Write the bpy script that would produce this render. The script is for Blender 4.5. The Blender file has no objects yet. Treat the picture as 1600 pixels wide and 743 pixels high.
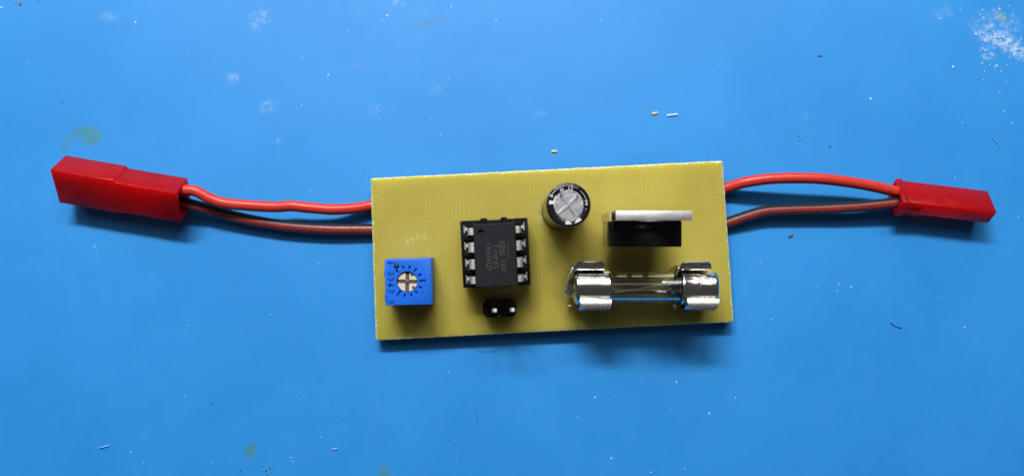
import bpy, bmesh, math, random
from mathutils import Vector, Matrix

# ----------------------------------------------------------------- scene, camera, light
# one Blender unit is one millimetre
scene = bpy.context.scene
scene.unit_settings.system = 'METRIC'
scene.unit_settings.scale_length = 0.001
C = scene.collection
rnd = random.Random(7)
R = math.radians

CAM_Z, F = 125.0, 1205.0            # camera height above the mat, focal length in photo pixels
cd = bpy.data.cameras.new('camera')
cam = bpy.data.objects.new('camera', cd)
C.objects.link(cam)
cam.location = (0, 0, CAM_Z)
cd.sensor_width = 36.0
cd.lens = 36.0 * F / 1600.0
cd.clip_start, cd.clip_end = 1.0, 20000.0
cd.dof.use_dof = True
cd.dof.focus_distance = CAM_Z - 7.0
cd.dof.aperture_fstop = 0.014
scene.camera = cam

world = bpy.data.worlds.new('World')
scene.world = world
world.use_nodes = True
bg = world.node_tree.nodes['Background']
bg.inputs['Color'].default_value = (0.95, 0.96, 1.0, 1)
bg.inputs['Strength'].default_value = 0.048

def ceiling_lamp(name, direction, dist, sx, sy, power, color=(1.0, 0.96, 0.90)):
    ld = bpy.data.lights.new(name, 'AREA')
    ld.shape = 'RECTANGLE'
    ld.size, ld.size_y = sx, sy
    ld.energy = power
    ld.color = color
    o = bpy.data.objects.new(name, ld)
    C.objects.link(o)
    d = Vector(direction).normalized()
    o.location = d * dist
    z = d
    x = Vector((1, 0, 0)); x = (x - z * x.dot(z)).normalized()
    y = z.cross(x)
    o.rotation_euler = Matrix((x, y, z)).transposed().to_euler()
    return o
ceiling_lamp('strip_lamp', (-0.24, 1.00, 1.02), 480, 190, 36, 2.85e6)
ceiling_lamp('strip_lamp', (0.30, 1.00, 1.04), 600, 300, 60, 1.35e6)
ceiling_lamp('window_lamp', (-0.25, 1.00, 1.00), 800, 1000, 600, 2.9e6, (0.93, 0.97, 1.0))

scene.view_settings.view_transform = 'Standard'
scene.view_settings.look = 'None'
scene.view_settings.exposure = 0.0
scene.view_settings.gamma = 1.0

# ----------------------------------------------------------------- helpers
def P(px, py, z):
    """The place at height z that the camera sees at pixel (px, py) of the 1600x743 photograph."""
    k = (CAM_Z - z) / F
    return Vector(((px - 800.0) * k, (371.5 - py) * k, z))

def zt(py):
    """Height of the circuit board's upper face: it leans on the wires under its far edge."""
    m = (371.5 - py) / F
    return (3.094 + CAM_Z * 0.0472 * m) / (1 + 0.0472 * m)      # one true plane

def tag(o, label=None, cat=None, group=None, kind=None):
    if label: o['label'] = label
    if cat: o['category'] = cat
    if group: o['group'] = group
    if kind: o['kind'] = kind
    return o

def empty(name, loc, rz=0.0):
    o = bpy.data.objects.new(name, None)
    o.empty_display_size = 2
    C.objects.link(o)
    o.location = loc
    o.rotation_euler = (0, 0, rz)
    return o

def link(name, bm, mats, parent=None, loc=(0, 0, 0), rot=(0, 0, 0), sharp=35):
    """Turn a bmesh into one linked object with angle-based sharp edges."""
    bm.normal_update()
    for f in bm.faces: f.smooth = True
    for e in bm.edges:
        if len(e.link_faces) == 2:
            e.smooth = e.calc_face_angle(0) < R(sharp)
    me = bpy.data.meshes.new(name)
    bm.to_mesh(me); bm.free()
    for m in (mats if isinstance(mats, (list, tuple)) else [mats]): me.materials.append(m)
    o = bpy.data.objects.new(name, me)
    C.objects.link(o)
    o.parent = parent
    o.location = loc
    o.rotation_euler = rot
    return o

def copy_obj(o, parent=None):
    c = o.copy(); C.objects.link(c)
    if parent: c.parent = parent
    return c

def add_box(bm, lo, hi, bevel=0.0, mat=0, M=None, seg=2):
    r = bmesh.ops.create_cube(bm, size=1.0)
    vs = r['verts']
    lo, hi = Vector(lo), Vector(hi)
    for v in vs:
        v.co = Vector(((lo[i] + hi[i]) / 2 + v.co[i] * (hi[i] - lo[i]) for i in range(3)))
    fs = list({f for v in vs for f in v.link_faces})
    for f in fs: f.material_index = mat
    if bevel:
        es = list({e for v in vs for e in v.link_edges})
        g = bmesh.ops.bevel(bm, geom=es, offset=bevel, segments=seg, affect='EDGES', profile=0.5)
        fs2 = set(g['faces'])
        for f in fs2: f.material_index = mat
        vs = list({v for f in fs2 for v in f.verts} | {v for v in vs if v.is_valid})
    if M is not None:
        for v in vs: v.co = M @ v.co
    return vs

def add_lathe(bm, prof, seg=48, axis='Z', M=None, mats=None, cap0=True, cap1=True):
    """prof: list of (r, h)."""
    rings = []
    for r, h in prof:
        ring = []
        for k in range(seg):
            a = 2 * math.pi * k / seg
            p = Vector((r * math.cos(a), r * math.sin(a), h))
            if axis == 'X': p = Vector((h, r * math.cos(a), r * math.sin(a)))
            if M is not None: p = M @ p
            ring.append(bm.verts.new(p))
        rings.append(ring)
    for i in range(len(rings) - 1):
        for k in range(seg):
            f = bm.faces.new((rings[i][k], rings[i][(k + 1) % seg], rings[i + 1][(k + 1) % seg], rings[i + 1][k]))
            if mats: f.material_index = mats[i]
    if cap0:
        f = bm.faces.new(list(reversed(rings[0])));  f.material_index = mats[0] if mats else 0
    if cap1:
        f = bm.faces.new(rings[-1]); f.material_index = mats[-1] if mats else 0

def spline(pts, step):
    """Catmull-Rom through pts, resampled about every step."""
    out = []
    n = len(pts)
    for i in range(n - 1):
        p0, p1, p2, p3 = pts[max(i - 1, 0)], pts[i], pts[i + 1], pts[min(i + 2, n - 1)]
        m = max(2, int((p2 - p1).length / step))
        for k in range(m):
            t = k / m
            out.append(0.5 * ((2 * p1) + (p2 - p0) * t + (2 * p0 - 5 * p1 + 4 * p2 - p3) * t * t + (3 * p1 - p0 - 3 * p2 + p3) * t ** 3))
    out.append(pts[-1])
    return out

def add_tube(bm, path, r, seg=16, matfn=None, wob=0.0, twist=None):
    rings = []
    n = len(path)
    for i, p in enumerate(path):
        t = (path[min(i + 1, n - 1)] - path[max(i - 1, 0)]).normalized()
        side = t.cross(Vector((0, 0, 1))).normalized()
        up = side.cross(t)
        rr = r * (1 + wob * math.sin(i * 0.9) * math.sin(i * 0.37))
        tw = R(twist(i / (n - 1))) if twist else 0.0
        rings.append([bm.verts.new(p + (side * math.cos(tw + 2 * math.pi * k / seg) + up * math.sin(tw + 2 * math.pi * k / seg)) * rr) for k in range(seg)])
    for i in range(n - 1):
        for k in range(seg):
            f = bm.faces.new((rings[i][k], rings[i][(k + 1) % seg], rings[i + 1][(k + 1) % seg], rings[i + 1][k]))
            if matfn: f.material_index = matfn(i / (n - 1), 360.0 * (k + 0.5) / seg)
    bm.faces.new(rings[0]); bm.faces.new(list(reversed(rings[-1])))

def add_poly(bm, pts, z0, z1, mat=0, M=None):
    """Prism over the 2D polygon pts."""
    lo = [bm.verts.new((x, y, z0)) for x, y in pts]
    hi = [bm.verts.new((x, y, z1)) for x, y in pts]
    n = len(pts)
    fs = [bm.faces.new(list(reversed(lo))), bm.faces.new(hi)]
    for k in range(n):
        fs.append(bm.faces.new((lo[k], lo[(k + 1) % n], hi[(k + 1) % n], hi[k])))
    for f in fs: f.material_index = mat
    if M is not None:
        for v in lo + hi: v.co = M @ v.co

def add_text(bm, s, size, M, depth=0.0, bold=0.0, spacing=1.0, sx=1.0):
    """Lettering centred on M's origin, lying in M's XY plane."""
    cu = bpy.data.curves.new('lettering_curve', 'FONT')
    cu.body = s; cu.size = size; cu.align_x = 'CENTER'; cu.align_y = 'CENTER'
    cu.extrude = depth; cu.resolution_u = 3; cu.offset = bold; cu.space_character = spacing
    o = bpy.data.objects.new('lettering_curve', cu)
    C.objects.link(o)
    dg = bpy.context.evaluated_depsgraph_get()
    me = bpy.data.meshes.new_from_object(o.evaluated_get(dg))
    me.transform(M @ Matrix.Diagonal((sx, 1, 1, 1)))
    bm.from_mesh(me)
    bpy.data.objects.remove(o); bpy.data.curves.remove(cu); bpy.data.meshes.remove(me)

def carve(bm, cutter):
    """Boolean difference bm - cutter."""
    a, b = bpy.data.meshes.new('carve_a'), bpy.data.meshes.new('carve_b')
    bmesh.ops.recalc_face_normals(cutter, faces=cutter.faces)
    bmesh.ops.recalc_face_normals(bm, faces=bm.faces)
    bm.to_mesh(a); cutter.to_mesh(b); cutter.free(); bm.clear()
    oa, ob = bpy.data.objects.new('carve_a', a), bpy.data.objects.new('carve_b', b)
    C.objects.link(oa); C.objects.link(ob)
    md = oa.modifiers.new('carve', 'BOOLEAN')
    md.operation = 'DIFFERENCE'; md.solver = 'EXACT'; md.object = ob; md.use_self = True
    dg = bpy.context.evaluated_depsgraph_get()
    me = bpy.data.meshes.new_from_object(oa.evaluated_get(dg))
    bm.from_mesh(me)
    for o in (oa, ob): bpy.data.objects.remove(o)
    for m in (a, b, me): bpy.data.meshes.remove(m)
    return bm

def T(x, y, z=0.0, rz=0.0):
    return Matrix.Translation((x, y, z)) @ Matrix.Rotation(rz, 4, 'Z')

# ----------------------------------------------------------------- materials
class Nodes:
    def __init__(self, name):
        self.m = bpy.data.materials.new(name)
        self.m.use_nodes = True
        self.t = self.m.node_tree
        self.b = self.t.nodes['Principled BSDF']
        self.out = self.t.nodes['Material Output']
        self._co = None
    def n(self, kind, **kw):
        nd = self.t.nodes.new(kind)
        for k, v in kw.items(): setattr(nd, k, v)
        return nd
    def l(self, a, b): self.t.links.new(a, b)
    def co(self):
        if self._co is None: self._co = self.n('ShaderNodeTexCoord').outputs['Object']
        return self._co
    def noise(self, scale, detail=4, rough=0.6, dist=0.0, vec=None):
        nd = self.n('ShaderNodeTexNoise')
        nd.inputs['Scale'].default_value = scale; nd.inputs['Detail'].default_value = detail
        nd.inputs['Roughness'].default_value = rough; nd.inputs['Distortion'].default_value = dist
        self.l(vec or self.co(), nd.inputs['Vector'])
        return nd.outputs['Fac']
    def ramp(self, src, a, b, lo=0.0, hi=1.0):
        nd = self.n('ShaderNodeMapRange', interpolation_type='SMOOTHSTEP')
        for i, v in zip(('From Min', 'From Max', 'To Min', 'To Max'), (a, b, lo, hi)): nd.inputs[i].default_value = v
        self.l(src, nd.inputs['Value'])
        return nd.outputs['Result']
    def math(self, op, a, b):
        nd = self.n('ShaderNodeMath', operation=op)
        for i, v in enumerate((a, b)):
            if isinstance(v, (int, float)): nd.inputs[i].default_value = v
            else: self.l(v, nd.inputs[i])
        return nd.outputs[0]
    def mix(self, fac, a, b):
        nd = self.n('ShaderNodeMix', data_type='RGBA')
        for i, v in ((0, fac), (6, a), (7, b)):
            if isinstance(v, (int, float)): nd.inputs[i].default_value = v
            elif isinstance(v, tuple): nd.inputs[i].default_value = (*v, 1)
            else: self.l(v, nd.inputs[i])
        return nd.outputs[2]
    def set(self, **kw):
        for k, v in kw.items():
            s = self.b.inputs[k.replace('_', ' ')]
            if isinstance(v, (int, float)): s.default_value = v
            elif isinstance(v, tuple): s.default_value = (*v, 1)
            else: self.l(v, s)
    def bump(self, h, strength, dist):
        nd = self.n('ShaderNodeBump')
        nd.inputs['Strength'].default_value = strength; nd.inputs['Distance'].default_value = dist
        self.l(h, nd.inputs['Height']); self.l(nd.outputs[0], self.b.inputs['Normal'])

def plain(name, col, rough, metal=0.0, var=0.12, scale=3.0, bump=0.0, bscale=20.0, spec=0.5, rvar=0.08, sss=None):
    """One-colour material with slight mottling in colour, gloss and relief."""
    n = Nodes(name)
    f = n.noise(scale, 5)
    dark = tuple(c * (1 - var) for c in col); light = tuple(min(1, c * (1 + var)) for c in col)
    n.set(Base_Color=n.mix(n.ramp(f, 0.3, 0.7), dark, light), Metallic=metal, Specular_IOR_Level=spec,
          Roughness=n.ramp(n.noise(scale * 2.3, 4), 0.3, 0.7, max(0.02, rough - rvar), rough + rvar))
    if sss:
        n.set(Subsurface_Weight=sss[0], Subsurface_Scale=1.0)
        n.b.inputs['Subsurface Radius'].default_value = sss[1]
    if bump: n.bump(n.noise(bscale, 3), bump, 0.05)
    return n.m

def mat_surface():
    n = Nodes('blue_mat')
    base = n.mix(n.ramp(n.noise(0.035, 3), 0.3, 0.7), (0.013, 0.208, 0.585), (0.019, 0.232, 0.630))
    base = n.mix(n.math('MULTIPLY', n.ramp(n.noise(0.9, 6, 0.7), 0.55, 0.8), 0.12), base, (0.10, 0.30, 0.62))
    def blob(px, py, rx, ry, ang, col, amt, nscale=0.25, lo=0.25, hi=0.6, soft=0.3):
        nonlocal base
        p = P(px, py, 0)
        mp = n.n('ShaderNodeMapping', vector_type='TEXTURE')
        mp.inputs['Location'].default_value = p
        mp.inputs['Rotation'].default_value = (0, 0, R(ang))
        mp.inputs['Scale'].default_value = (rx / 9.64, ry / 9.64, 1000)
        n.l(n.co(), mp.inputs['Vector'])
        ln = n.n('ShaderNodeVectorMath', operation='LENGTH'); n.l(mp.outputs[0], ln.inputs[0])
        wob = n.math('ADD', ln.outputs['Value'], n.math('MULTIPLY', n.math('SUBTRACT', n.noise(0.5, 3), 0.5), 0.7))
        m = n.math('MULTIPLY', n.ramp(wob, 1.0, soft), n.ramp(n.noise(nscale, 6, 0.7), lo, hi))
        base = n.mix(n.math('MULTIPLY', m, amt), base, col)
    green, pale, grey = (0.045, 0.20, 0.24), (0.42, 0.52, 0.72), (0.06, 0.15, 0.35)
    for a in ((142, 213, 24, 22, -20, green, 0.75), (118, 208, 24, 12, 35, green, 0.55), (102, 226, 9, 20, -20, green, 0.4),
              (391, 704, 14, 18, 0, green, 0.8), (601, 738, 14, 16, 0, green, 0.7), (1566, 27, 14, 10, -40, (0.06, 0.22, 0.3), 0.8),
              (1010, 170, 8, 8, 0, green, 0.4)):
        blob(*a[:5], a[5], a[6], 0.2, 0.1, 0.5)
    blob(672, 36, 46, 12, 3, grey, 0.35)
    blob(32, 6, 14, 5, 5, grey, 0.6)
    for a in ((170, 27, 22, 12, 0, pale, 0.5), (405, 32, 32, 18, 30, pale, 0.55), (365, 123, 14, 16, 0, pale, 0.6), (420, 165, 22, 14, 20, pale, 0.4),
              (622, 5, 16, 8, -20, pale, 0.5), (583, 172, 14, 12, 0, pale, 0.4), (682, 140, 18, 8, 30, pale, 0.4), (437, 222, 8, 10, 0, pale, 0.4),
              (557, 104, 20, 7, 0, pale, 0.3), (844, 176, 16, 6, -20, pale, 0.35), (1258, 183, 10, 8, 30, pale, 0.4), (1474, 20, 22, 16, 0, pale, 0.35)):
        blob(*a[:5], a[5], a[6] * 0.85, 0.9, 0.38, 0.78)
    for a in ((1575, 70, 42, 18, -25, (0.42, 0.53, 0.74), 0.75), (1560, 62, 34, 12, -12, pale, 0.7), (1545, 88, 18, 8, 12, (0.42, 0.53, 0.74), 0.7),
              (1590, 80, 22, 14, -50, (0.46, 0.55, 0.74), 0.8), (1555, 45, 50, 40, 0, pale, 0.5)):
        blob(*a[:5], a[5], a[6], 1.1, 0.40, 0.68)
    n.set(Base_Color=base, Roughness=n.ramp(n.noise(0.3, 5, 0.7), 0.3, 0.7, 0.50, 0.60), Specular_IOR_Level=0.45)
    grain = n.math('ADD', n.noise(6.0, 4, 0.7), n.math('MULTIPLY', n.noise(0.8, 3), 1.2))
    n.bump(grain, 0.22, 0.06)
    return n.m

def mat_fr4():
    n = Nodes('fibreglass_laminate')
    base = n.mix(n.ramp(n.noise(0.12, 3), 0.3, 0.7), (0.380, 0.325, 0.056), (0.435, 0.375, 0.071))
    # glass weave: faint crossing threads under the resin
    for d, s, a in (('X', 0.46, 0.26), ('Y', 0.42, 0.11)):
        w = n.n('ShaderNodeTexWave', wave_type='BANDS', bands_direction=d)
        w.inputs['Scale'].default_value = s; w.inputs['Distortion'].default_value = 0.5; w.inputs['Detail'].default_value = 2
        w.inputs['Detail Scale'].default_value = 0.8
        n.l(n.co(), w.inputs['Vector'])
        base = n.mix(n.math('MULTIPLY', n.math('MULTIPLY', w.outputs['Fac'], n.ramp(n.noise(0.25, 3), 0.3, 0.7, 0.3, 1.0)), a), base, (0.28, 0.235, 0.035))
    fine = n.ramp(n.noise(5.0, 4, 0.7), 0.35, 0.75)
    base = n.mix(n.math('MULTIPLY', fine, 0.14), base, (0.48, 0.42, 0.12))
    # flux and dust smears
    def smear(px, py, rx, ry, ang, amt, s=1.4):
        nonlocal base
        p = P(px, py, zt(py)) - BOARD_AT
        mp = n.n('ShaderNodeMapping', vector_type='TEXTURE')
        mp.inputs['Location'].default_value = p; mp.inputs['Rotation'].default_value = (0, 0, R(ang)); mp.inputs['Scale'].default_value = (rx / 9.9, ry / 9.9, 1000)
        n.l(n.co(), mp.inputs['Vector'])
        ln = n.n('ShaderNodeVectorMath', operation='LENGTH'); n.l(mp.outputs[0], ln.inputs[0])
        m = n.math('MULTIPLY', n.ramp(ln.outputs['Value'], 1.0, 0.2), n.ramp(n.noise(s, 7, 0.75, 0.8), 0.48, 0.70))
        base = n.mix(n.math('MULTIPLY', m, amt * 0.6), base, (0.70, 0.66, 0.38))
    for a in ((640, 375, 34, 14, 25, 0.9), (662, 368, 16, 9, 10, 0.9), (675, 395, 14, 12, 0, 0.8), (690, 350, 40, 5, 8, 0.6, 2.5), (735, 331, 12, 8, 0, 0.9),
              (690, 460, 24, 20, 0, 0.5), (843, 335, 10, 36, 12, 0.8), (640, 286, 60, 10, 3, 0.4), (885, 415, 14, 5, 0, 0.8), (725, 460, 26, 16, 0, 0.4),
              (1010, 480, 60, 24, 0, 0.35, 0.8), (1115, 420, 14, 30, 0, 0.3)):
        smear(*a)
    n.set(Base_Color=base, Roughness=n.ramp(n.noise(0.8, 5), 0.3, 0.7, 0.36, 0.5), Specular_IOR_Level=0.45, Subsurface_Weight=0.8, Subsurface_Scale=1.0)
    n.b.inputs['Subsurface Radius'].default_value = (5.5, 4.6, 1.8)
    n.bump(n.noise(4.0, 3), 0.12, 0.05)
    return n.m

def mat_metal(name, col, rough, bump=0.15, bscale=3.0, scr=True):
    n = Nodes(name)
    f = n.noise(bscale, 4)
    n.set(Base_Color=n.mix(n.ramp(n.noise(1.5, 5), 0.3, 0.75), tuple(c * 0.82 for c in col), col), Metallic=1.0,
          Roughness=n.ramp(n.noise(5.0, 5, 0.7), 0.3, 0.7, rough * 0.7, rough * 1.3))
    n.bump(f, bump, 0.06)
    return n.m

def mat_glass():
    n = Nodes('clear_glass')
    n.set(Base_Color=(0.985, 0.99, 0.985), Roughness=0.015, IOR=1.5, Transmission_Weight=1.0)
    n.bump(n.noise(1.1, 3), 0.12, 0.05)
    return n.m

BOARD_AT = Vector((6.2, -1.8, 0.0))
M_mat = mat_surface()
M_fr4 = mat_fr4()
M_edge = plain('frayed_laminate_edge', (0.52, 0.49, 0.28), 0.7, var=0.35, scale=4, sss=(0.6, (2.0, 1.8, 1.0)))
M_trim = plain('blue_trimmer_plastic', (0.007, 0.115, 0.60), 0.40, var=0.06, spec=0.4)
M_rotor = plain('cream_rotor_plastic', (0.50, 0.47, 0.40), 0.5, var=0.12, scale=5)
M_slot = plain('rotor_slot_metal', (0.10, 0.085, 0.07), 0.5, metal=0.3)
M_dot = plain('dark_dimple_bead', (0.02, 0.02, 0.03), 0.12)
M_black = plain('black_socket_plastic', (0.004, 0.004, 0.005), 0.45, var=0.2, bump=0.3, bscale=5, spec=0.14)
M_chip = plain('moulded_chip_epoxy', (0.009, 0.010, 0.014), 0.66, var=0.45, scale=9, bump=0.5, bscale=14, spec=0.18)
M_mark = plain('laser_marking', (0.040, 0.040, 0.042), 0.7, var=0.5, scale=8)
M_gloss = plain('glossy_black_plastic', (0.006, 0.006, 0.007), 0.09, var=0.2, rvar=0.03)
M_sleeve = plain('black_sleeve', (0.008, 0.008, 0.011), 0.16, var=0.2, rvar=0.04)
M_print = plain('grey_white_print', (0.55, 0.55, 0.62), 0.45, var=0.15)
M_tin = mat_metal('tinned_metal', (0.84, 0.83, 0.82), 0.50, 0.35, 5.0)
M_nickel = mat_metal('nickel_plate', (0.88, 0.86, 0.82), 0.17, 0.10, 1.6)
M_plate = mat_metal('plated_flank', (0.80, 0.78, 0.76), 0.10, 0.05, 1.0)
M_clip = mat_metal('dull_nickel_spring', (0.80, 0.77, 0.72), 0.23, 0.05, 1.6)
M_alu = mat_metal('grained_aluminium', (0.56, 0.56, 0.60), 0.36, 1.0, 4.5)
M_tab = mat_metal('brushed_tab', (0.68, 0.66, 0.69), 0.52, 0.6, 5.0)
M_glass = mat_glass()
M_red = plain('red_connector_plastic', (0.47, 0.006, 0.010), 0.30, var=0.10, scale=0.35, spec=0.42, sss=(0.85, (6.0, 0.25, 0.3)))
def add_translucency(m, amt, col):
    t = m.node_tree
    out, b = t.nodes['Material Output'], t.nodes['Principled BSDF']
    tr = t.nodes.new('ShaderNodeBsdfTranslucent'); tr.inputs['Color'].default_value = (*col, 1)
    mx = t.nodes.new('ShaderNodeMixShader'); mx.inputs[0].default_value = amt
    t.links.new(b.outputs[0], mx.inputs[1]); t.links.new(tr.outputs[0], mx.inputs[2]); t.links.new(mx.outputs[0], out.inputs['Surface'])
add_translucency(M_red, 0.45, (0.9, 0.01, 0.01))
M_wire = plain('red_wire_insulation', (0.47, 0.030, 0.020), 0.38, var=0.06, scale=0.8, spec=0.35)
M_dull = plain('brownish_red_insulation', (0.19, 0.022, 0.020), 0.42, var=0.15, scale=1.2)
M_stripe = plain('black_insulation', (0.014, 0.010, 0.012), 0.5, var=0.2, spec=0.25)
M_white = plain('pale_crumb', (0.34, 0.50, 0.73), 0.7, var=0.4)
M_faint = plain('faint_dust', (0.16, 0.40, 0.70), 0.7)
M_dark = plain('dark_grit', (0.03, 0.035, 0.05), 0.7)
M_amber = plain('amber_fibreglass', (0.62, 0.55, 0.25), 0.6)
M_lint = plain('dark_lint', (0.03, 0.10, 0.22), 0.8)

# ----------------------------------------------------------------- setting: the mat
bm = bmesh.new()
vs = [bm.verts.new(p) for p in ((-420, -300, 0), (420, -300, 0), (420, 300, 0), (-420, 300, 0))]
bm.faces.new(vs)
tag(link('work_mat_surface', bm, M_mat), 'blue silicone work mat with dust and faint stains', kind='structure')

# ----------------------------------------------------------------- circuit board
board = tag(empty('circuit_board', BOARD_AT), 'yellow rectangular circuit board carrying soldered parts between two red plug leads', 'circuit board')

def at(px, py, z):                      # in the board's own frame
    return P(px, py, z) - BOARD_AT

def make_laminate():
    cs = [(587.2, 531.2), (1146.3, 502.2), (1129.3, 251.0), (579.0, 278.6)]     # counter-clockwise seen from above
    cen = Vector((862, 391))
    loop = []
    for i in range(4):
        a, b = Vector(cs[i]), Vector(cs[(i + 1) % 4])
        d = (b - a); L = d.length; u = d / L
        inw = Vector((u.y, -u.x))
        if inw.dot(cen - (a + b) / 2) < 0: inw = -inw
        m = int(L / 3.5)
        for k in range(m):
            t = k / m
            q = a + d * t
            c = 0.0
            dd = min(t * L, (1 - t) * L)
            if dd < 3: c = (3 - dd) * 0.45                       # softened corners
            q = q + inw * (c + rnd.uniform(-0.35, 0.35))
            loop.append((q, inw))
    bm = bmesh.new()
    TH = 1.5
    bot, mid, top = [], [], []
    for q, inw in loop:
        z = zt(q.y)
        p = at(q.x, q.y, z)
        w = rnd.choice((0.7, 1.2, 1.6, 2.4)) * (1.25 if inw.y > 0.5 or abs(inw.x) > 0.5 else 0.8)
        p2q = q + inw * w
        bot.append(bm.verts.new(p - Vector((0, 0, TH))))
        mid.append(bm.verts.new(p - Vector((0, 0, 0.05 + rnd.uniform(0, 0.04)))))
        top.append(bm.verts.new(at(p2q.x, p2q.y, zt(p2q.y))))
    n = len(loop)
    for k in range(n):
        j = (k + 1) % n
        bm.faces.new((bot[k], bot[j], mid[j], mid[k])).material_index = 1
        bm.faces.new((mid[k], mid[j], top[j], top[k])).material_index = 1
    bm.faces.new(top).material_index = 0
    bm.faces.new(list(reversed(bot))).material_index = 0
    bmesh.ops.recalc_face_normals(bm, faces=bm.faces)
    return link('laminate', bm, [M_fr4, M_edge], board, sharp=0)
tag(make_laminate(), 'bare yellow fibreglass sheet with pale sawn edges')

# ---- trimmer
def make_trimmer():
    ztop = 8.0
    base = zt(440)
    c = at(637.9, 440.0, ztop); c.z = base
    H = ztop - base
    ROT = R(1.6)
    bm = bmesh.new()
    add_box(bm, (-3.53, -3.5, 0.35), (3.53, 3.5, H), 0.10)
    cut = bmesh.new()
    rx, ry = -0.18, 0.03
    add_lathe(cut, [(1.60, H - 1.0), (1.60, H + 0.5)], 40, M=T(rx, ry))
    add_lathe(cut, [(0.40, H - 0.35), (0.40, H + 0.5)], 20, M=T(-1.72, 2.43))
    for i, ang in enumerate((131, 103, 78, 53, 27, 3, -24, -50, -73, -102, -127)):
        ln, wd = (0.64, 0.32)
        r0 = 1.85
        if ang == 3: ln, wd = 0.98, 0.32
        if ang == -127: ln, wd, r0 = 0.95, 0.36, 1.66
        M = T(rx, ry, 0, R(ang))
        add_box(cut, (r0, -wd / 2, H - 0.34), (r0 + ln, wd / 2, H + 0.4), M=M)
    for s, y in (('1', 2.98), ('3', 1.30), ('3', 0.39), ('6', -0.48), ('2', -1.42), ('3', -3.0)):
        add_text(cut, s, 1.30, T(-2.66, y, H + 0.1, R(-90)), depth=0.32, bold=0.03)
    carve(bm, cut)
    # moulded feet and the ribs on the left flank
    for y in (1.4, -2.3):
        add_box(bm, (-3.72, y - 0.55, 0.3), (-3.45, y + 0.55, H - 0.5), 0.06)
    for x in (-2.9, 2.9):
        for y in (-2.9, 2.9):
            add_box(bm, (x - 0.4, y - 0.4, -0.05), (x + 0.4, y + 0.4, 0.4))
    body = tag(link('trimmer_potentiometer', bm, M_trim, board, c, (0, 0, ROT), sharp=25), 'square blue trimmer with a cross slotted cream rotor')
    bm = bmesh.new()
    zr = H - 0.32
    add_lathe(bm, [(1.54, zr - 0.6), (1.54, zr - 0.18)], 40, M=T(rx, ry), mats=[1])
    w = 0.29
    for q in range(4):
        M = T(rx, ry, 0, R(90 * q - 3))
        a0 = math.asin(w / 1.50)
        pts = [(w, w)] + [(1.5 * math.cos(a), 1.5 * math.sin(a)) for a in [a0 + (math.pi / 2 - 2 * a0) * k / 8 for k in range(9)]]
        add_poly(bm, pts, zr - 0.4, zr, 0, M)
    add_lathe(bm, [(0.30, zr - 0.3), (0.30, zr - 0.09), (0.22, zr - 0.05)], 16, M=T(rx, ry), mats=[1, 1])
    for x, y in ((0.75, 1.02), (0.92, -0.92)):
        add_lathe(bm, [(0.24, zr - 0.2), (0.24, zr + 0.012)], 14, M=T(rx + x, ry + y), mats=[1])
    tag(link('rotor', bm, [M_rotor, M_slot], body), 'cream plastic rotor with a dark cross slot')
    bm = bmesh.new()
    bmesh.ops.create_uvsphere(bm, u_segments=16, v_segments=10, radius=0.36, matrix=Matrix.Translation((-1.72, 2.43, H - 0.28)))
    tag(link('index_dimple', bm, M_dot, body), 'shiny dark round dimple by pin one')
make_trimmer()

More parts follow.
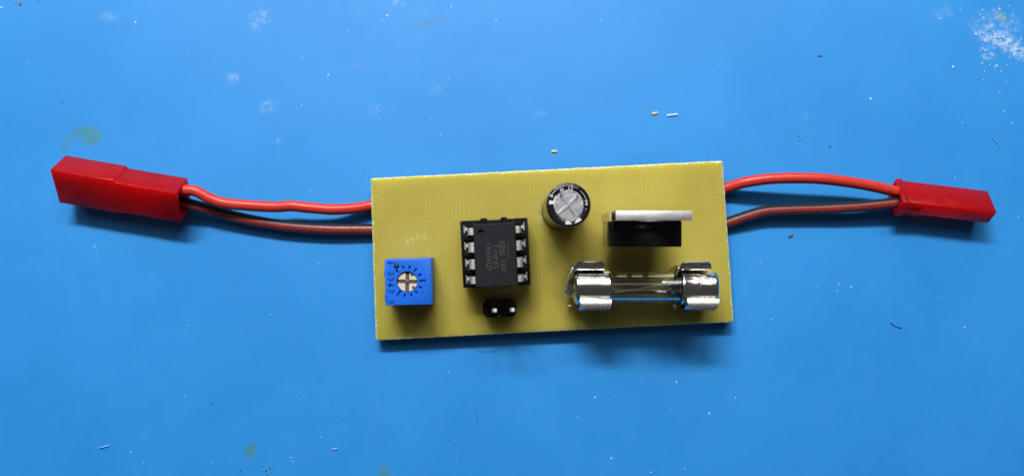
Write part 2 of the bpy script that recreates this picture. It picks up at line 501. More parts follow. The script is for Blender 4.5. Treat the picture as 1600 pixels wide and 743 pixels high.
# ---- chip socket
SOCK = at(774.0, 394.8, 7.2); SOCK_BASE = zt(395); SOCK.z = SOCK_BASE
SROT = R(2.9)
def make_socket():
    H = 7.2 - SOCK_BASE
    bm = bmesh.new()
    hx, hy = 5.16, 5.12
    for s in (-1, 1):
        def bx(x0, x1, y0, y1, z0, z1, b=0.06):
            xa, xb = sorted((s * x0, s * x1))
            add_box(bm, (xa, y0, z0), (xb, y1, z1), b)
        bx(hx - 0.42, hx, -hy, hy, 0.5, H, 0.14)
        bx(2.85, 3.2, -hy, hy, 0.5, H - 0.05)
        bx(3.15, hx - 0.4, -hy + 0.02, hy - 0.02, 0.5, 1.4)
        for y in (-4.93, -2.54, 0, 2.54, 4.93):
            w = 0.42 if abs(y) < 4 else 0.19
            bx(3.1, hx - 0.35, y - w, y + w, 0.6, H - 0.16)
            if abs(y) < 4: bx(3.7, hx - 0.25, y - w - 0.08, y + w + 0.08, 0.6, H - 0.34)
    # end bars, the far one with the orientation notch
    add_box(bm, (-hx + 0.2, -hy, 0.5), (hx - 0.2, -hy + 1.1, H - 0.1), 0.08)
    add_box(bm, (-hx + 0.2, hy - 0.95, 0.5), (hx - 0.2, hy - 0.02, H - 1.4), 0.06)
    add_poly(bm, [(-hx + 0.2, hy - 0.95), (-0.65, hy - 0.95), (-0.95, hy - 0.02), (-hx + 0.2, hy - 0.02)], 0.6, H - 0.12)
    add_poly(bm, [(0.65, hy - 0.95), (hx - 0.2, hy - 0.95), (hx - 0.2, hy - 0.02), (0.95, hy - 0.02)], 0.6, H - 0.12)
    for s in (-1, 1):                                   # wedges beside the notch
        add_poly(bm, [(x * s, y) for x, y in ((0.75, hy - 0.6), (1.15, hy + 0.25), (1.95, hy + 0.25), (2.35, hy - 0.6))][::s], 0.8, H + 0.04)
    body = tag(link('chip_socket', bm, M_black, board, SOCK, (0, 0, SROT)), 'black eight way socket frame around the chip')
    bm = bmesh.new()
    prof = [(0.62, -2.6), (0.60, -0.7), (0.34, -0.42), (0.52, -0.16)]
    for (x0, z0), (x1, z1) in zip(prof[:-1], prof[1:]):
        d = Vector((x1 - x0, 0, z1 - z0)); L = d.length
        M = Matrix.Translation((x0, 0, z0)) @ Matrix.Rotation(math.atan2(d.x, d.z), 4, 'Y')
        add_box(bm, (-0.07, -0.62, 0), (0.07, 0.62, L + 0.03), 0.03, M=M, seg=1)
    add_box(bm, (0.05, -0.30, -0.40), (0.5, 0.22, -0.28), 0.03, seg=1)
    first = None
    for s in (-1, 1):
        for y in (-3.81, -1.27, 1.27, 3.81):
            if first is None:
                first = link('contact', bm, M_tin, body); o = first
            else:
                o = copy_obj(first, body)
            o.location = (s * 4.10, y, H + 0.14); o.rotation_euler = (0, 0, 0 if s > 0 else math.pi)
make_socket()

# ---- capacitor
def make_capacitor():
    b = at(877.5, 329.0, zt(326)); t = at(888.6, 319.8, 14.6)
    ax = (t - b); L = ax.length
    q = Vector((0, 0, 1)).rotation_difference(ax)
    bm = bmesh.new()
    add_lathe(bm, [(2.2, 0.0), (3.02, 0.02), (3.14, 0.25), (3.16, 0.55), (2.80, 0.8), (2.62, 1.1), (2.66, 1.6), (3.0, 2.0), (3.2, 2.35), (3.2, L - 0.55),
                   (3.19, L - 0.22), (3.15, L - 0.09), (3.08, L - 0.02), (2.98, L), (2.24, L), (2.18, L - 0.05), (2.16, L - 0.4)], 72)
    body = tag(link('capacitor', bm, M_sleeve, board, b, (0, 0, 0), sharp=40), 'upright round capacitor with black printed sleeve')
    body.rotation_euler = q.to_euler()
    bm = bmesh.new()
    add_lathe(bm, [(2.17, L - 0.6), (2.17, L - 0.10), (2.12, L - 0.05)], 64)
    cut = bmesh.new()
    for ang in (42, -52):
        M = T(-0.03, 0.0, 0, R(ang))
        M2 = M @ Matrix(((0, 1, 0, 0), (0, 0, 1, L - 0.05), (1, 0, 0, 0), (0, 0, 0, 1))).to_4x4()
        p = [(-0.34, 0.06), (0.34, 0.06), (0.06, -0.34), (-0.06, -0.34)]
        lo = [cut.verts.new(M @ Vector((-1.82, y, L - 0.05 + z))) for y, z in p]
        hi = [cut.verts.new(M @ Vector((1.82, y, L - 0.05 + z))) for y, z in p]
        cut.faces.new(lo); cut.faces.new(list(reversed(hi)))
        for k in range(4): cut.faces.new((lo[k], hi[k], hi[(k + 1) % 4], lo[(k + 1) % 4]))
    carve(bm, cut)
    tag(link('metal_top', bm, M_alu, body, sharp=25), 'grainy silver disc scored with a cross')
    # print that shrank over the rim
    def L2(x, y): return ((x - 405) / 90.6, (330 - y) / 90.6)
    def flats(name, *polys):
        bm = bmesh.new()
        for pts in polys: bm.faces.new([bm.verts.new((*p, L + 0.012)) for p in pts])
        for f in bm.faces:
            f.normal_update()
            if f.normal.z < 0: f.normal_flip()
        bmesh.ops.remove_doubles(bm, verts=bm.verts, dist=0.0005)
        return link(name, bm, M_print, body)
    def arc(r, a0, a1, w):
        m = 14
        ps = [(a0 + (a1 - a0) * k / m) for k in range(m + 1)]
        flats('printed_line', *[[(rr * math.cos(R(a)), rr * math.sin(R(a))) for a, rr in ((ps[k], r - w), (ps[k + 1], r - w), (ps[k + 1], r + w), (ps[k], r + w))] for k in range(m)])
    flats('printed_band', [L2(154, 272), L2(222, 284), L2(216, 322), L2(148, 322)])
    flats('printed_letter', [L2(236, 208), L2(250, 214), L2(222, 288), L2(202, 280)])
    arc(2.80, 152, 88, 0.034); arc(2.72, 88, 60, 0.018); arc(2.62, 50, 14, 0.022)
    flats('polarity_mark', [L2(372, 532), L2(402, 534), L2(450, 580), L2(358, 584)])
    flats('polarity_mark', [L2(505, 522), L2(540, 497), L2(574, 522), L2(540, 548), L2(476, 574)])
    for ch, x, y, sz, ang in (('E', 183, 214, 0.72, 62), ('0', 318, 134, 0.80, 115), ('C', 430, 122, 0.80, 85), ('3', 446, 82, 0.48, 82), ('2', 634, 304, 0.92, 2), ("'", 622, 405, 0.7, -20)):
        bm = bmesh.new()
        px, py = L2(x, y)
        add_text(bm, ch, sz, T(px, py, L + 0.012, R(ang)), 0, bold=0.012)
        link('printed_letter', bm, M_print, body)
make_capacitor()

# ---- voltage regulator, upright
def make_regulator():
    o0 = Vector((19.0, 0.6, zt(365))) - BOARD_AT
    def loc(x0, x1, y0, y1, z0, z1):
        return (x0 - 19.0, y0 - 0.6, z0 - o0.z - BOARD_AT.z), (x1 - 19.0, y1 - 0.6, z1 - o0.z - BOARD_AT.z)
    bm = bmesh.new()
    lo, hi = loc(13.96, 24.08, -1.36, 2.34, 6.2, 15.6)
    add_box(bm, lo, hi, 0.06)
    for v in bm.verts:                                   # mould draft on the front face
        if v.co.y < -1.3: v.co.y += 0.10 * (v.co.z - lo[2]) / 9.4
    body = tag(link('voltage_regulator', bm, M_gloss, board, o0), 'tall glossy black regulator with upright silver tab')
    bm = bmesh.new()
    lo, hi = loc(13.86, 24.06, 2.34, 3.62, 6.0, 22.0)
    add_box(bm, lo, hi, 0.05)
    cut = bmesh.new()
    zc = 18.9 - o0.z
    M = Matrix.Translation((0, 0, zc)) @ Matrix.Rotation(R(90), 4, 'X')
    add_lathe(cut, [(1.8, -6), (1.8, 6)], 32, M=M)
    for s in (-1, 1):
        for z in (16.4,):
            add_box(cut, (s * 5.3 - 0.45, -5, z - o0.z - 0.6), (s * 5.3 + 0.45, 5, z - o0.z + 0.6))
    carve(bm, cut)
    bm.normal_update()
    for f in bm.faces: f.material_index = 0 if f.normal.z > 0.5 else 1      # sheared top edge, plated flanks
    tag(link('metal_tab', bm, [M_tab, M_plate], body, sharp=25), 'scratched silver heat tab')
    bm = bmesh.new()
    z = o0.z
    add_box(bm, (-0.4, -0.25, -0.2), (0.4, 0.25, 3.4), 0.04)
    add_box(bm, (-0.65, -0.25, 2.2), (0.65, 0.25, 3.4), 0.04)
    first = link('leg', bm, M_tin, body)
    for i, x in enumerate((-2.54, 0, 2.54)):
        o = first if i == 0 else copy_obj(first, body)
        o.location = (x, 0.2, 0)
make_regulator()

# ---- fuse clips (the fuse itself is a thing of its own)
FZ = 6.8
FUSE_AT = P(1009.5, 448.6, FZ)
FX0, FX1 = P(897.5, 448, 8).x, P(1121.5, 448, 8).x
def make_clips():
    base = zt(450)
    org = Vector((P(925.0, 450, 9.5).x, FUSE_AT.y, base)) - BOARD_AT
    dz = FZ - base
    TH = 0.30
    def strip(bm, pts, x0, x1, lip):
        """Spring arm: the profile pts (y, z about the fuse axis) swept along x, with rounded lip corners."""
        ps = spline([Vector((0, y, z + dz)) for y, z in pts], 0.16)
        n = len(ps)
        tot = sum((ps[k + 1] - ps[k]).length for k in range(n - 1)); run = 0
        cols = []
        for k in range(n):
            if k: run += (ps[k] - ps[k - 1]).length
            t = (ps[min(k + 1, n - 1)] - ps[max(k - 1, 0)]).normalized()
            nr = Vector((0, -t.z, t.y))
            left = tot - run
            ins = 0.0
            if left < lip: ins = lip - math.sqrt(max(0, lip ** 2 - (lip - left) ** 2))
            row = []
            for s in (-0.5, 0.5):
                for x in (x0 + ins, x1 - ins * 0.75):
                    row.append(bm.verts.new(ps[k] + nr * TH * s + Vector((x, 0, 0))))
            cols.append(row)
        for k in range(n - 1):
            a, b = cols[k], cols[k + 1]
            for i, j in ((0, 1), (3, 2), (1, 3), (2, 0)):
                bm.faces.new((a[i], a[j], b[j], b[i]))
        for c in (cols[0], cols[-1]): bm.faces.new((c[0], c[1], c[3], c[2]))
    bm = bmesh.new()
    xa, xb = -2.75, 1.95
    strip(bm, [(1.3, -3.75), (2.2, -3.3), (3.0, -2.1), (3.28, -0.8), (3.15, 0.6), (2.86, 1.45), (2.88, 1.8), (3.15, 2.12), (3.65, 2.5), (3.98, 2.72)], xa, xb, 1.0)
    xa, xb = -1.80, 2.92
    strip(bm, [(-1.3, -3.75), (-2.3, -3.3), (-3.15, -2.1), (-3.45, -0.7), (-3.2, 0.7), (-2.55, 1.75), (-1.75, 2.30), (-1.50, 2.56), (-1.75, 2.74), (-2.3, 2.92), (-2.85, 3.0), (-3.02, 2.99)], xa, xb, 1.0)
    add_box(bm, (-2.6, -1.7, dz - 3.95), (2.8, 1.7, dz - 3.6), 0.05)
    for y in (-1.2, 1.2):
        add_box(bm, (-0.5, y - 0.15, -0.3), (0.7, y + 0.15, dz - 3.7), 0.03)
    # end stops on the left: folded upright strip, hook and foot
    for y0, x0, y1, x1, z1 in ((3.05, -2.75, 0.5, -3.55, 1.5),):
        d = Vector((x1 - x0, y1 - y0, 0)); a = math.atan2(d.y, d.x)
        M = Matrix.Translation((x0, y0, 0)) @ Matrix.Rotation(a, 4, 'Z')
        add_box(bm, (0, -0.17, dz - 3.6), (d.length, 0.17, dz + z1), 0.10, M=M)
    add_lathe(bm, [(0.42, dz - 2.5), (0.42, dz + 0.3), (0.3, dz + 0.42)], 16, M=T(-3.5, -0.55))
    add_box(bm, (-3.3, -3.35, 0.0), (-2.75, -2.75, dz - 0.3), 0.08)
    add_box(bm, (-3.6, -0.6, dz - 3.6), (-2.5, 0.8, dz - 3.2), 0.05)
    bmesh.ops.recalc_face_normals(bm, faces=bm.faces)
    first = tag(link('fuse_clip', bm, M_clip, board, org, sharp=40), 'bright spring clip gripping the left end of the fuse')
    o = copy_obj(first, board)
    tag(o, 'bright spring clip gripping the right end of the fuse')
    o.location = org + Vector((P(1063 + 27.5, 450, 9.5).x - P(923, 450, 9.5).x, 0, 0))
make_clips()

# ---- pin header
def make_header():
    base = zt(481)
    c = at(780.6, 481.7, base + 2.54); c.z = base
    bm = bmesh.new()
    ch = 0.48
    for x in (-1.31, 1.31):
        w, h = 1.29, 1.27
        pts = [(-w + ch, -h), (w - ch, -h), (w, -h + ch), (w, h - ch), (w - ch, h), (-w + ch, h), (-w, h - ch), (-w, -h + ch)]
        add_poly(bm, pts, 0.02, 2.54, 0, T(x, 0))
    add_box(bm, (-0.3, -0.75, 0.1), (0.3, 0.75, 2.45))
    body = tag(link('pin_header', bm, M_black, board, c, (0, 0, R(1.0))), 'small black two pin header')
    bm = bmesh.new()
    add_box(bm, (-0.32, -0.32, -0.8), (0.32, 0.32, 6.0), 0.13, seg=1)
    first = link('pin', bm, M_tin, body)
    for i, (x, px, py) in enumerate(((-1.31, 773.6, 484.8), (1.31, 801.4, 484.4))):
        o = first if i == 0 else copy_obj(first, body)
        tip = at(px, py, base + 8.1) - c
        foot = at(px - 2.5, py - 0.5, base + 2.3) - c
        ax = tip - foot
        o.location = foot
        o.rotation_euler = Vector((0, 0, 1)).rotation_difference(ax).to_euler()
make_header()

# ---- solder joints that carry the board
def make_joints():
    bm = bmesh.new()
    add_lathe(bm, [(0.9, 0.0), (0.75, -0.3), (0.42, -0.62), (0.3, -0.7)], 12)
    bmesh.ops.recalc_face_normals(bm, faces=bm.faces)
    first = link('solder_joint', bm, M_tin, board)
    k = 0
    for px, py in ((612, 415), (612, 465), (664, 440), (737, 362), (737, 437), (812, 360), (812, 437), (768, 481), (793, 481),
                   (872, 326), (888, 326), (975, 362), (1000, 362), (1026, 362), (915, 440), (915, 462), (1085, 440), (1085, 462)):
        o = first if k == 0 else copy_obj(first, board)
        o.location = at(px, py, zt(py) - 1.5); k += 1
make_joints()

# ----------------------------------------------------------------- chip in the socket
def make_chip():
    c = P(773.9, 398.2, 10.8)
    z0 = 7.42
    root = tag(empty('microchip', (c.x, c.y, z0), SROT - R(0.3)), 'dark grey eight pin chip seated in the black socket', 'microchip')
    H = 10.8 - z0
    bm = bmesh.new()
    rings = []
    for hx, hy, z in ((3.0, 4.55, 0.0), (3.2, 4.72, 1.35), (3.2, 4.72, 1.65), (3.0, 4.58, H - 0.04), (2.96, 4.54, H)):
        rings.append([bm.verts.new((x, y, z)) for x, y in ((-hx, -hy), (hx, -hy), (hx, hy), (-hx, hy))])
    for a, b in zip(rings[:-1], rings[1:]):
        for k in range(4): bm.faces.new((a[k], a[(k + 1) % 4], b[(k + 1) % 4], b[k]))
    bm.faces.new(rings[-1]); bm.faces.new(list(reversed(rings[0])))
    cut = bmesh.new()
    add_lathe(cut, [(0.40, H - 0.34), (0.47, H + 0.1)], 28, M=T(-1.98, 3.42))
    carve(bm, cut)
    tag(link('chip_body', bm, M_chip, root, sharp=15), 'matte dark grey block with a round corner dimple')
    bm = bmesh.new()
    zz = H + 0.008
    k = 1 / 10.55
    ca, sa = math.cos(-SROT), math.sin(-SROT)
    def lp(px, py):
        x, y = (px - 773.9) * k, (398.2 - py) * k
        return x * ca - y * sa, x * sa + y * ca
    def word(s, px, py0, py1, cap):
        n = len(s); pitch = (py1 - py0) / n
        for i, chx in enumerate(s):
            x, y = lp(px + (py0 + pitch * (i + 0.5) - 398) * 0.035, py0 + pitch * (i + 0.5))
            add_text(bm, chx, cap * k / 0.70, T(x, y, zz, R(-90)), 0, sx=0.86)
    word('1805KQ7', 763.3, 378, 423, 8.0)
    word('TINY85', 773.9, 381, 420, 8.0)
    word('ATMEL', 785.8, 376, 400.5, 7.0)
    word('20U', 786.2, 403.5, 423.5, 8.0)
    for px, y0, y1 in ((780.4, 376, 400), (793.5, 378, 402)):
        a, b = lp(px, y0), lp(px + 0.8, y1)
        bm.faces.new([bm.verts.new((x, y, zz)) for x, y in ((a[0] - .04, a[1]), (b[0] - .04, b[1]), (b[0] + .04, b[1]), (a[0] + .04, a[1]))])
    for f in bm.faces:
        if f.normal.z < 0: f.normal_flip()
    tag(link('chip_marking', bm, M_mark, root), 'faint grey lettering in three rows')
    def pin(w0, w1):
        bm = bmesh.new()
        pts = [Vector((x, 0, z)) for x, z in ((2.9, 1.5), (3.45, 1.5), (3.78, 1.42), (3.92, 1.15), (3.97, 0.6), (3.97, -2.2))]
        ps = spline(pts, 0.12)
        prev = None
        for i, p in enumerate(ps):
            t = (ps[min(i + 1, len(ps) - 1)] - ps[max(i - 1, 0)]).normalized()
            nr = Vector((-t.z, 0, t.x))
            nar = p.z < -0.2
            ya, yb = (-0.25, 0.25) if nar else (w0, w1)
            row = [bm.verts.new(p + nr * s * 0.13 + Vector((0, y, 0))) for s, y in ((1, ya), (1, yb), (-1, yb), (-1, ya))]
            if prev:
                for k2 in range(4): bm.faces.new((prev[k2], prev[(k2 + 1) % 4], row[(k2 + 1) % 4], row[k2]))
            else: bm.faces.new(row)
            prev = row
        bm.faces.new(list(reversed(prev)))
        bmesh.ops.recalc_face_normals(bm, faces=bm.faces)
        return bm
    full = half_a = half_b = None
    for s in (-1, 1):
        for y in (-3.81, -1.27, 1.27, 3.81):
            if abs(y) < 2:
                if full is None: full = link('pin', pin(-0.75, 0.75), M_tin, root, sharp=50); o = full
                else: o = copy_obj(full, root)
            else:
                inward = (y < 0) == (s > 0)
                if inward:
                    if half_a is None: half_a = link('pin', pin(-0.40, 0.68), M_tin, root, sharp=50); o = half_a
                    else: o = copy_obj(half_a, root)
                else:
                    if half_b is None: half_b = link('pin', pin(-0.68, 0.40), M_tin, root, sharp=50); o = half_b
                    else: o = copy_obj(half_b, root)
            o.location = (0, y, 0) ; o.rotation_euler = (0, 0, 0 if s > 0 else math.pi)
make_chip()

# ----------------------------------------------------------------- fuse in the clips
def make_fuse():
    L = FX1 - FX0
    mid = (FX0 + FX1) / 2
    root = tag(empty('glass_fuse', (mid, FUSE_AT.y, FZ)), 'clear glass tube fuse with bright metal ends held in two clips', 'fuse')
    xl, xr = P(956.5, 448, 9.5).x - mid, P(1064.5, 448, 9.5).x - mid
    def cap_bm(dent):
        bm = bmesh.new()
        l = 5.55
        add_lathe(bm, [(0.35, 0.16), (0.5, 0.08), (1.7, 0.0), (2.35, 0.06), (2.58, 0.28), (2.64, 0.6), (2.64, 2.0), (2.64, 3.4), (2.64, l - 0.5), (2.70, l - 0.35), (2.70, l - 0.1), (2.62, l), (2.42, l), (2.40, l - 1.0)], 72, 'X', cap1=False)
        return bm
    n = Nodes('wrinkled_nickel')
    n.set(Base_Color=(0.86, 0.84, 0.80), Metallic=1.0, Roughness=0.17)
    n.bump(n.noise(0.6, 1, 0.4, 1.0), 0.4, 0.30)
    tag(link('end_cap', cap_bm(0), M_nickel, root, (-L / 2, 0, 0), sharp=40), 'smooth bright metal cap on the left end')
    o = link('end_cap', cap_bm(1), n.m, root, (L / 2, 0, 0), (0, 0, math.pi), sharp=40)
    tag(o, 'dented bright metal cap on the right end')
    bm = bmesh.new()
    ends = []
    for r in (2.38, 1.70):
        rs = []
        for x in (xl - 0.9, xr + 0.9):
            rs.append([bm.verts.new((x, r * math.cos(2 * math.pi * k / 96), r * math.sin(2 * math.pi * k / 96))) for k in range(96)])
        ends.append(rs)
    for k in range(96):
        j = (k + 1) % 96
        (o0, o1), (i0, i1) = ends
        for q in ((o0[k], o0[j], o1[j], o1[k]), (i0[k], i1[k], i1[j], i0[j]), (o0[k], i0[k], i0[j], o0[j]), (o1[k], o1[j], i1[j], i1[k])): bm.faces.new(q)
    bmesh.ops.recalc_face_normals(bm, faces=bm.faces)
    link('glass_tube', bm, M_glass, root)
    bm = bmesh.new()
    add_tube(bm, spline([Vector((xl - 1, -0.9, 0.3)), Vector((-2.0, -0.35, 0.6)), Vector((2.0, 0.35, 0.5)), Vector((xr + 1, 0.6, 0.0))], 0.5), 0.05, 8)
    link('fuse_wire', bm, M_tin, root)
make_fuse()

# ----------------------------------------------------------------- plug leads
def wire(name, pts, r, mats, parent, org, matfn=None, seg=20, twist=None):
    bm = bmesh.new()
    add_tube(bm, [p - org for p in spline([P(*p) for p in pts], 0.5)], r, seg, matfn, 0.008, twist)
    bmesh.ops.recalc_face_normals(bm, faces=bm.faces)
    return link(name, bm, mats, parent, sharp=60)

def box_frame(px, py, z, ang, theta, side):
    """Matrix whose X runs along the plug, Y across the broad face down from the ridge, Z out of the broad face."""
    u = Vector((math.cos(ang), math.sin(ang), 0)); v = Vector((-u.y, u.x, 0))
    w = side * v * math.cos(theta) - Vector((0, 0, math.sin(theta)))
    t = -side * v * math.sin(theta) - Vector((0, 0, math.cos(theta)))
    M = Matrix((u, w, t)).transposed().to_4x4()
    M.translation = P(px, py, z)
    return M

def hollow(bm, lo, hi, bevel, holes):
    add_box(bm, lo, hi, bevel)
    cut = bmesh.new()
    for a, b in holes: add_box(cut, a, b)
    carve(bm, cut)

def make_left_lead():
    org = P(190, 300, 0)
    root = tag(empty('plug_lead', org), 'long stepped red plug with two wires on the left of the board', 'plug lead')
    th = R(38)
    W, TT, L = 6.35, 4.25, 19.45
    zr = W * math.sin(th) + TT * math.cos(th) + 0.1
    M = Matrix.Translation(-org) @ box_frame(77.5, 264.6, zr, R(-9.7), th, -1)
    S = 9.75
    bm = bmesh.new()
    out = [(0, 0), (S, 0), (S + 0.25, 0.40), (L, 0.40), (L, W - 0.22), (S + 0.25, W - 0.22), (S, W), (0, W)]
    add_poly(bm, out, 0.0, TT)
    bmesh.ops.recalc_face_normals(bm, faces=bm.faces)
    bmesh.ops.bevel(bm, geom=list(bm.edges), offset=0.20, segments=3, affect='EDGES', profile=0.5)
    cut = bmesh.new()
    add_box(cut, (-1, 0.7, 0.7), (6.5, W - 0.7, TT - 0.7))
    add_box(cut, (L - 2.5, 0.95, 0.6), (L + 1, W - 0.8, TT - 0.7))
    carve(bm, cut)
    for v in bm.verts: v.co = M @ v.co
    bmesh.ops.recalc_face_normals(bm, faces=bm.faces)
    tag(link('plug_housing', bm, M_red, root, sharp=25), 'stepped glossy red plastic housing')
    wire('red_wire', [(268, 294, 4.3), (292, 297, 4.3), (306, 298.5, 4.2), (330, 311, 3.8), (352, 317.5, 3.5), (390, 321, 3.3), (430, 323, 3.2), (455, 321.5, 3.2), (480, 324, 3.1), (520, 327, 2.6), (555, 325, 1.8), (580, 321, 1.15), (605, 318, 0.95)],
         0.87, M_wire, root, org)
    def stripe(t, a): return 1 if 0 < a < 185 else 0          # counted from the twisting seam
    def seam(t): return 84 + 34 * min(1, t * 1.4)               # 90 faces up, 180 the far side
    wire('striped_wire', [(266, 314, 2.5), (288, 316.5, 2.4), (300, 319.5, 2.2), (320, 325, 1.9), (340.4, 330.8, 1.7), (370.7, 339, 1.5), (401, 345.5, 1.35), (441, 352, 1.3), (482, 356, 1.25), (522, 358, 1.2), (560, 358.2, 1.1), (580, 358.2, 1.0), (605, 357, 0.95)],
         0.90, [M_dull, M_stripe], root, org, stripe, 36, seam)
make_left_lead()

def make_right_lead():
    org = P(1480, 310, 0)
    root = tag(empty('plug_lead', org), 'short narrow red plug with two wires on the right of the board', 'plug lead')
    th = R(40)
    W, TT, L = 4.7, 2.6, 13.9
    zr = W * math.sin(th) + TT * math.cos(th) + 0.1
    M = Matrix.Translation(-org) @ box_frame(1419.5, 315.0, zr, R(-6.9), th, 1)
    bm = bmesh.new()
    # X along, Y over the far broad face, Z down the near narrow face
    hollow(bm, (0, 0, 0), (L, W, TT), 0.17, [((L - 5, 0.5, 0.5), (L + 1, W - 0.5, TT - 0.5)),
                                            ((2.9, 2.10, -0.5), (L - 0.3, 2.22, 0.05)),
                                            ((1.2, -0.5, 0.7), (2.7, 0.45, 1.7))])
    b2 = bmesh.new()
    hollow(b2, (-0.9, -0.35, -0.2), (0.15, W + 0.15, TT + 0.5), 0.16, [((-2, 0.3, 0.35), (-0.2, W - 0.35, TT - 0.3))])
    me = bpy.data.meshes.new('join'); b2.to_mesh(me); b2.free(); bm.from_mesh(me); bpy.data.meshes.remove(me)
    add_box(bm, (0.1, 0.25, TT - 0.1), (3.6, 2.2, TT + 0.75), 0.12)
    for v in bm.verts: v.co = M @ v.co
    bmesh.ops.recalc_face_normals(bm, faces=bm.faces)
    tag(link('plug_housing', bm, M_red, root, sharp=25), 'narrow glossy red housing with a collar')
    wire('red_wire', [(1110, 300, 0.95), (1133, 294, 1.3), (1150, 288.5, 1.9), (1166.5, 284.3, 2.5), (1200.5, 279.4, 3.2), (1242, 278, 3.6), (1279.6, 279, 3.7), (1317, 283, 3.5), (1355, 289.2, 3.2), (1389, 296.5, 2.9), (1409, 300.5, 2.7), (1418, 302.5, 2.5)],
         0.87, M_wire, root, org)
    def stripe(t, a): return 1 if 0 < a < 165 else 0
    def seam(t): return 114
    wire('striped_wire', [(1110, 356, 0.95), (1137, 347.5, 1.0), (1166.5, 337.5, 1.4), (1189, 331, 1.6), (1208, 328.4, 1.7), (1242, 327, 1.8), (1279.6, 325.9, 1.9), (1317, 324, 2.1), (1355, 321.2, 2.3), (1389, 317.6, 2.5), (1409, 315.4, 2.5), (1417, 314.5, 2.5)],
         0.86, [M_dull, M_stripe], root, org, stripe, 36, seam)
    for px, py, z, w in ((1413.5, 307, 4.0, 0.34), (1416, 317.5, 4.1, 0.42)):      # bare crimp ears at the collar
        bm = bmesh.new()
        add_box(bm, (-0.4, -w * 0.5, -0.3), (0.35, w * 0.5, 0.3), 0.1)
        tag(link('crimp_ear', bm, M_tin, root, P(px, py, z) - org, (0, 0, R(-20))), 'bare metal crimp glinting beside the wire')
make_right_lead()

# ----------------------------------------------------------------- slivers, lint, dust
def sliver(px, py, ln, wd, ang, m, label):
    bm = bmesh.new()
    add_box(bm, (-ln / 19.3, -wd / 19.3, 0), (ln / 19.3, wd / 19.3, 0.22), 0.05, seg=1)
    for v in bm.verts: v.co += Vector((rnd.uniform(-.03, .03), rnd.uniform(-.03, .03), 0))
    o = link('sliver', bm, m, None, P(px, py, 0), (0, 0, R(ang)))
    tag(o, label, 'sliver', 'loose slivers on the blue mat')
sliver(1023, 177, 9, 3.4, 14, M_amber, 'short amber sliver lying on the mat beside a longer white one')
sliver(1050.5, 179.6, 16, 3.0, 6, M_white, 'thin white sliver lying on the mat beside a short amber one')
sliver(866, 236.3, 9, 3.0, 0, M_amber, 'small amber sliver on the mat just above the board edge over the capacitor')
sliver(523, 700.5, 8, 1.3, 8, M_white, 'tiny white sliver at the bottom of the mat right of a green spot')
sliver(163, 697, 15, 1.3, 14, M_faint, 'thin pale blue sliver at the lower left of the mat')

def lint(pts, r, label, m=M_lint):
    bm = bmesh.new()
    ctr = P(*pts[0], 0)
    add_tube(bm, [p - ctr for p in spline([P(x, y, r + 0.03) for x, y in pts], 0.3)], r, 6)
    bmesh.ops.recalc_face_normals(bm, faces=bm.faces)
    o = link('lint_fibre', bm, m, None, ctr)
    tag(o, label, 'lint', 'lint fibres on the blue mat')
lint([(1391, 503), (1398, 508.5), (1410, 512)], 0.07, 'dark bent fibre on the mat below the short right plug')
lint([(736, 534), (740, 543), (752, 548.5), (770, 548), (788, 541), (806, 530)], 0.022, 'fine dark curved hair just under the lower board edge')
lint([(744, 640), (746, 652), (745, 664)], 0.022, 'short fine dark hair on the bare mat below the board')
lint([(1551, 214), (1557, 221), (1563, 230)], 0.06, 'short pale thread near the right end above the plug', M_faint)

def specks(name, items, m, label):
    """Dust lying on the mat: every speck its own small uneven lump."""
    bm = bmesh.new()
    for px, py, d in items:
        r = d * 0.70 / 19.3
        c = P(px, py, 0)
        res = bmesh.ops.create_icosphere(bm, subdivisions=1, radius=1.0)
        sx, sy, sz = r * rnd.uniform(0.8, 1.5), r * rnd.uniform(0.6, 1.1), r * rnd.uniform(0.22, 0.42)
        a = rnd.uniform(0, 6.28)
        for v in res['verts']:
            q = v.co * rnd.uniform(0.75, 1.2)
            q = Vector((q.x * sx, q.y * sy, q.z * sz + sz * 0.5))
            v.co = c + Matrix.Rotation(a, 3, 'Z') @ q
    tag(link(name, bm, m), label, kind='stuff')

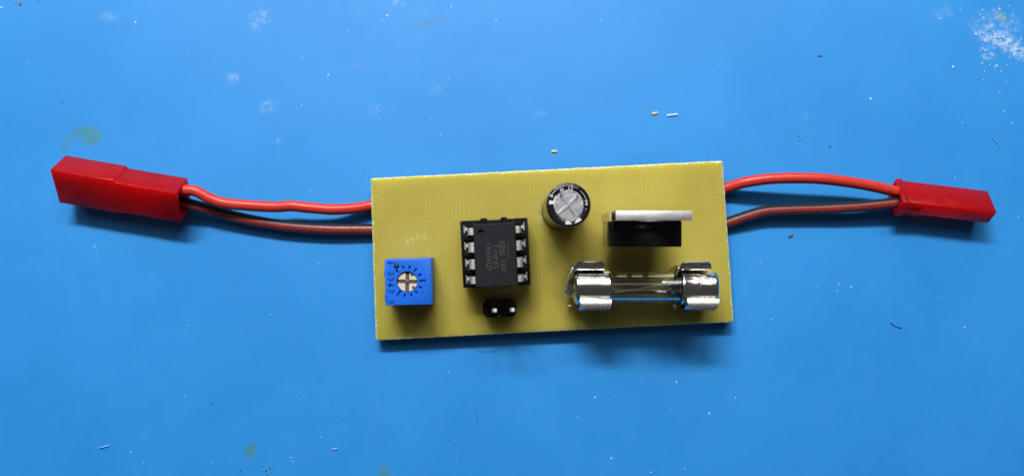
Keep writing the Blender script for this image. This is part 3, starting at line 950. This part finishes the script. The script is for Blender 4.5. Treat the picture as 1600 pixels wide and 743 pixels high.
W = [(45, 98, 3), (212, 35, 5), (294, 83, 3), (2, 13, 6), (171, 167, 3.5), (152, 177, 2), (473, 90, 3.5), (471, 165, 3), (605, 25, 6), (598, 31, 4), (513, 117, 5), (512, 121, 4), (594, 187, 3.5),
     (689, 210, 3), (705, 11, 4), (775, 33, 3), (729, 49, 3), (731, 50, 2), (939, 32, 3.5), (953, 83, 2.5), (673, 185, 2.5), (701, 122, 4), (702, 125, 3), (544, 48, 3), (630, 34, 3), (711, 104, 2.5),
     (702, 581, 3.5), (1057, 596, 4), (930, 620, 4), (711, 687, 2.5), (713, 716, 3), (750, 716, 2.5), (1310, 443, 4.5), (1330, 448, 4), (1308, 454, 3), (1188, 411, 3.5), (1507, 511, 4.5), (1150, 443, 3), (1277, 449, 2.5),
     (1360, 155, 6), (1124, 102, 3), (343, 599, 3), (289, 617, 3), (204, 705, 3), (513, 636, 2.5), (501, 682, 3), (225, 722, 3), (332, 723, 3), (148, 385, 4.5), (151, 395, 3), (332, 409, 2.5), (294, 508, 2.5),
     (423, 491, 3), (497, 411, 3), (498, 462, 2.5), (388, 293, 2.5), (485, 297, 4), (496, 307, 2.5), (579, 523, 4), (1569, 174, 4), (1503, 192, 3), (1581, 192, 3), (1489, 105, 5), (1492, 278, 3), (1591, 339, 3.5),
     (1108, 645, 6), (1149, 621, 5), (1121, 651, 3), (1049, 638, 3), (902, 650, 3), (1205, 498, 3.5), (1221, 515, 2.5), (590, 633, 2.5), (563, 574, 2), (955, 715, 4), (1017, 737, 5), (1070, 732, 5), (455, 714, 4), (458, 720, 3),
     (1561, 145, 6), (1564, 112, 5), (1557, 103, 6)]
for _ in range(170): W.append((rnd.uniform(0, 1600), rnd.uniform(0, 743), rnd.choice((0.9, 1.0, 1.2, 1.4, 1.8, 2.2))))
for _ in range(70):                                                # the powdery patch in the corner
    x, y = rnd.gauss(1558, 26), rnd.gauss(58, 34)
    W.append((x, y, rnd.choice((1.2, 1.6, 2.2, 3, 4, 5))))
for _ in range(60):
    t = rnd.random()
    W.append((1535 + 65 * t + rnd.gauss(0, 5), 48 + 32 * t + rnd.gauss(0, 7), rnd.choice((2, 3, 4, 5))))
W = [w for w in W if not (572 < w[0] < 1152 and 245 < w[1] < 540)]
W2 = [w for w in W if w[2] <= 2.3]; W = [w for w in W if w[2] > 2.3]
specks('white_dust', W, M_white, 'pale dust specks scattered over the blue mat, thick in one corner')
specks('faint_dust', W2, M_faint, 'faint fine dust scattered over the blue mat')
D = [(389, 579, 3), (454, 630, 2.5), (293, 690, 2.5), (573, 557, 4), (478, 629, 2.5), (758, 141, 3.5), (716, 178, 3.5), (704, 99, 3), (891, 201, 3), (804, 25, 2.5), (97, 160, 4), (427, 120, 3), (470, 194, 2.5), (1282, 88, 7), (1278, 88, 4),
     (1297, 229, 6), (1248, 213, 4), (1250, 220, 3), (1106, 243, 3), (883, 574, 3), (1234, 370, 7), (1238, 368, 5), (600, 665, 3), (538, 655, 2.5), (416, 735, 5), (421, 731, 4), (424, 738, 4), (410, 728, 3), (376, 734, 4), (418, 742, 5), (413, 727, 2),
     (540, 504, 3), (580, 558, 3), (508, 551, 2.5), (415, 438, 2.5), (458, 497, 3), (569, 265, 3), (555, 288, 2.5), (32, 8, 5), (60, 2, 4), (332, 630, 4), (630, 33, 3), (721, 209, 2.5), (1140, 60, 3)]
for _ in range(70): D.append((rnd.uniform(0, 1600), rnd.uniform(0, 743), rnd.choice((1.0, 1.2, 1.6))))
D = [w for w in D if not (575 < w[0] < 1150 and 245 < w[1] < 535)]
specks('dark_grit', D, M_dark, 'fine dark grit scattered over the blue mat')
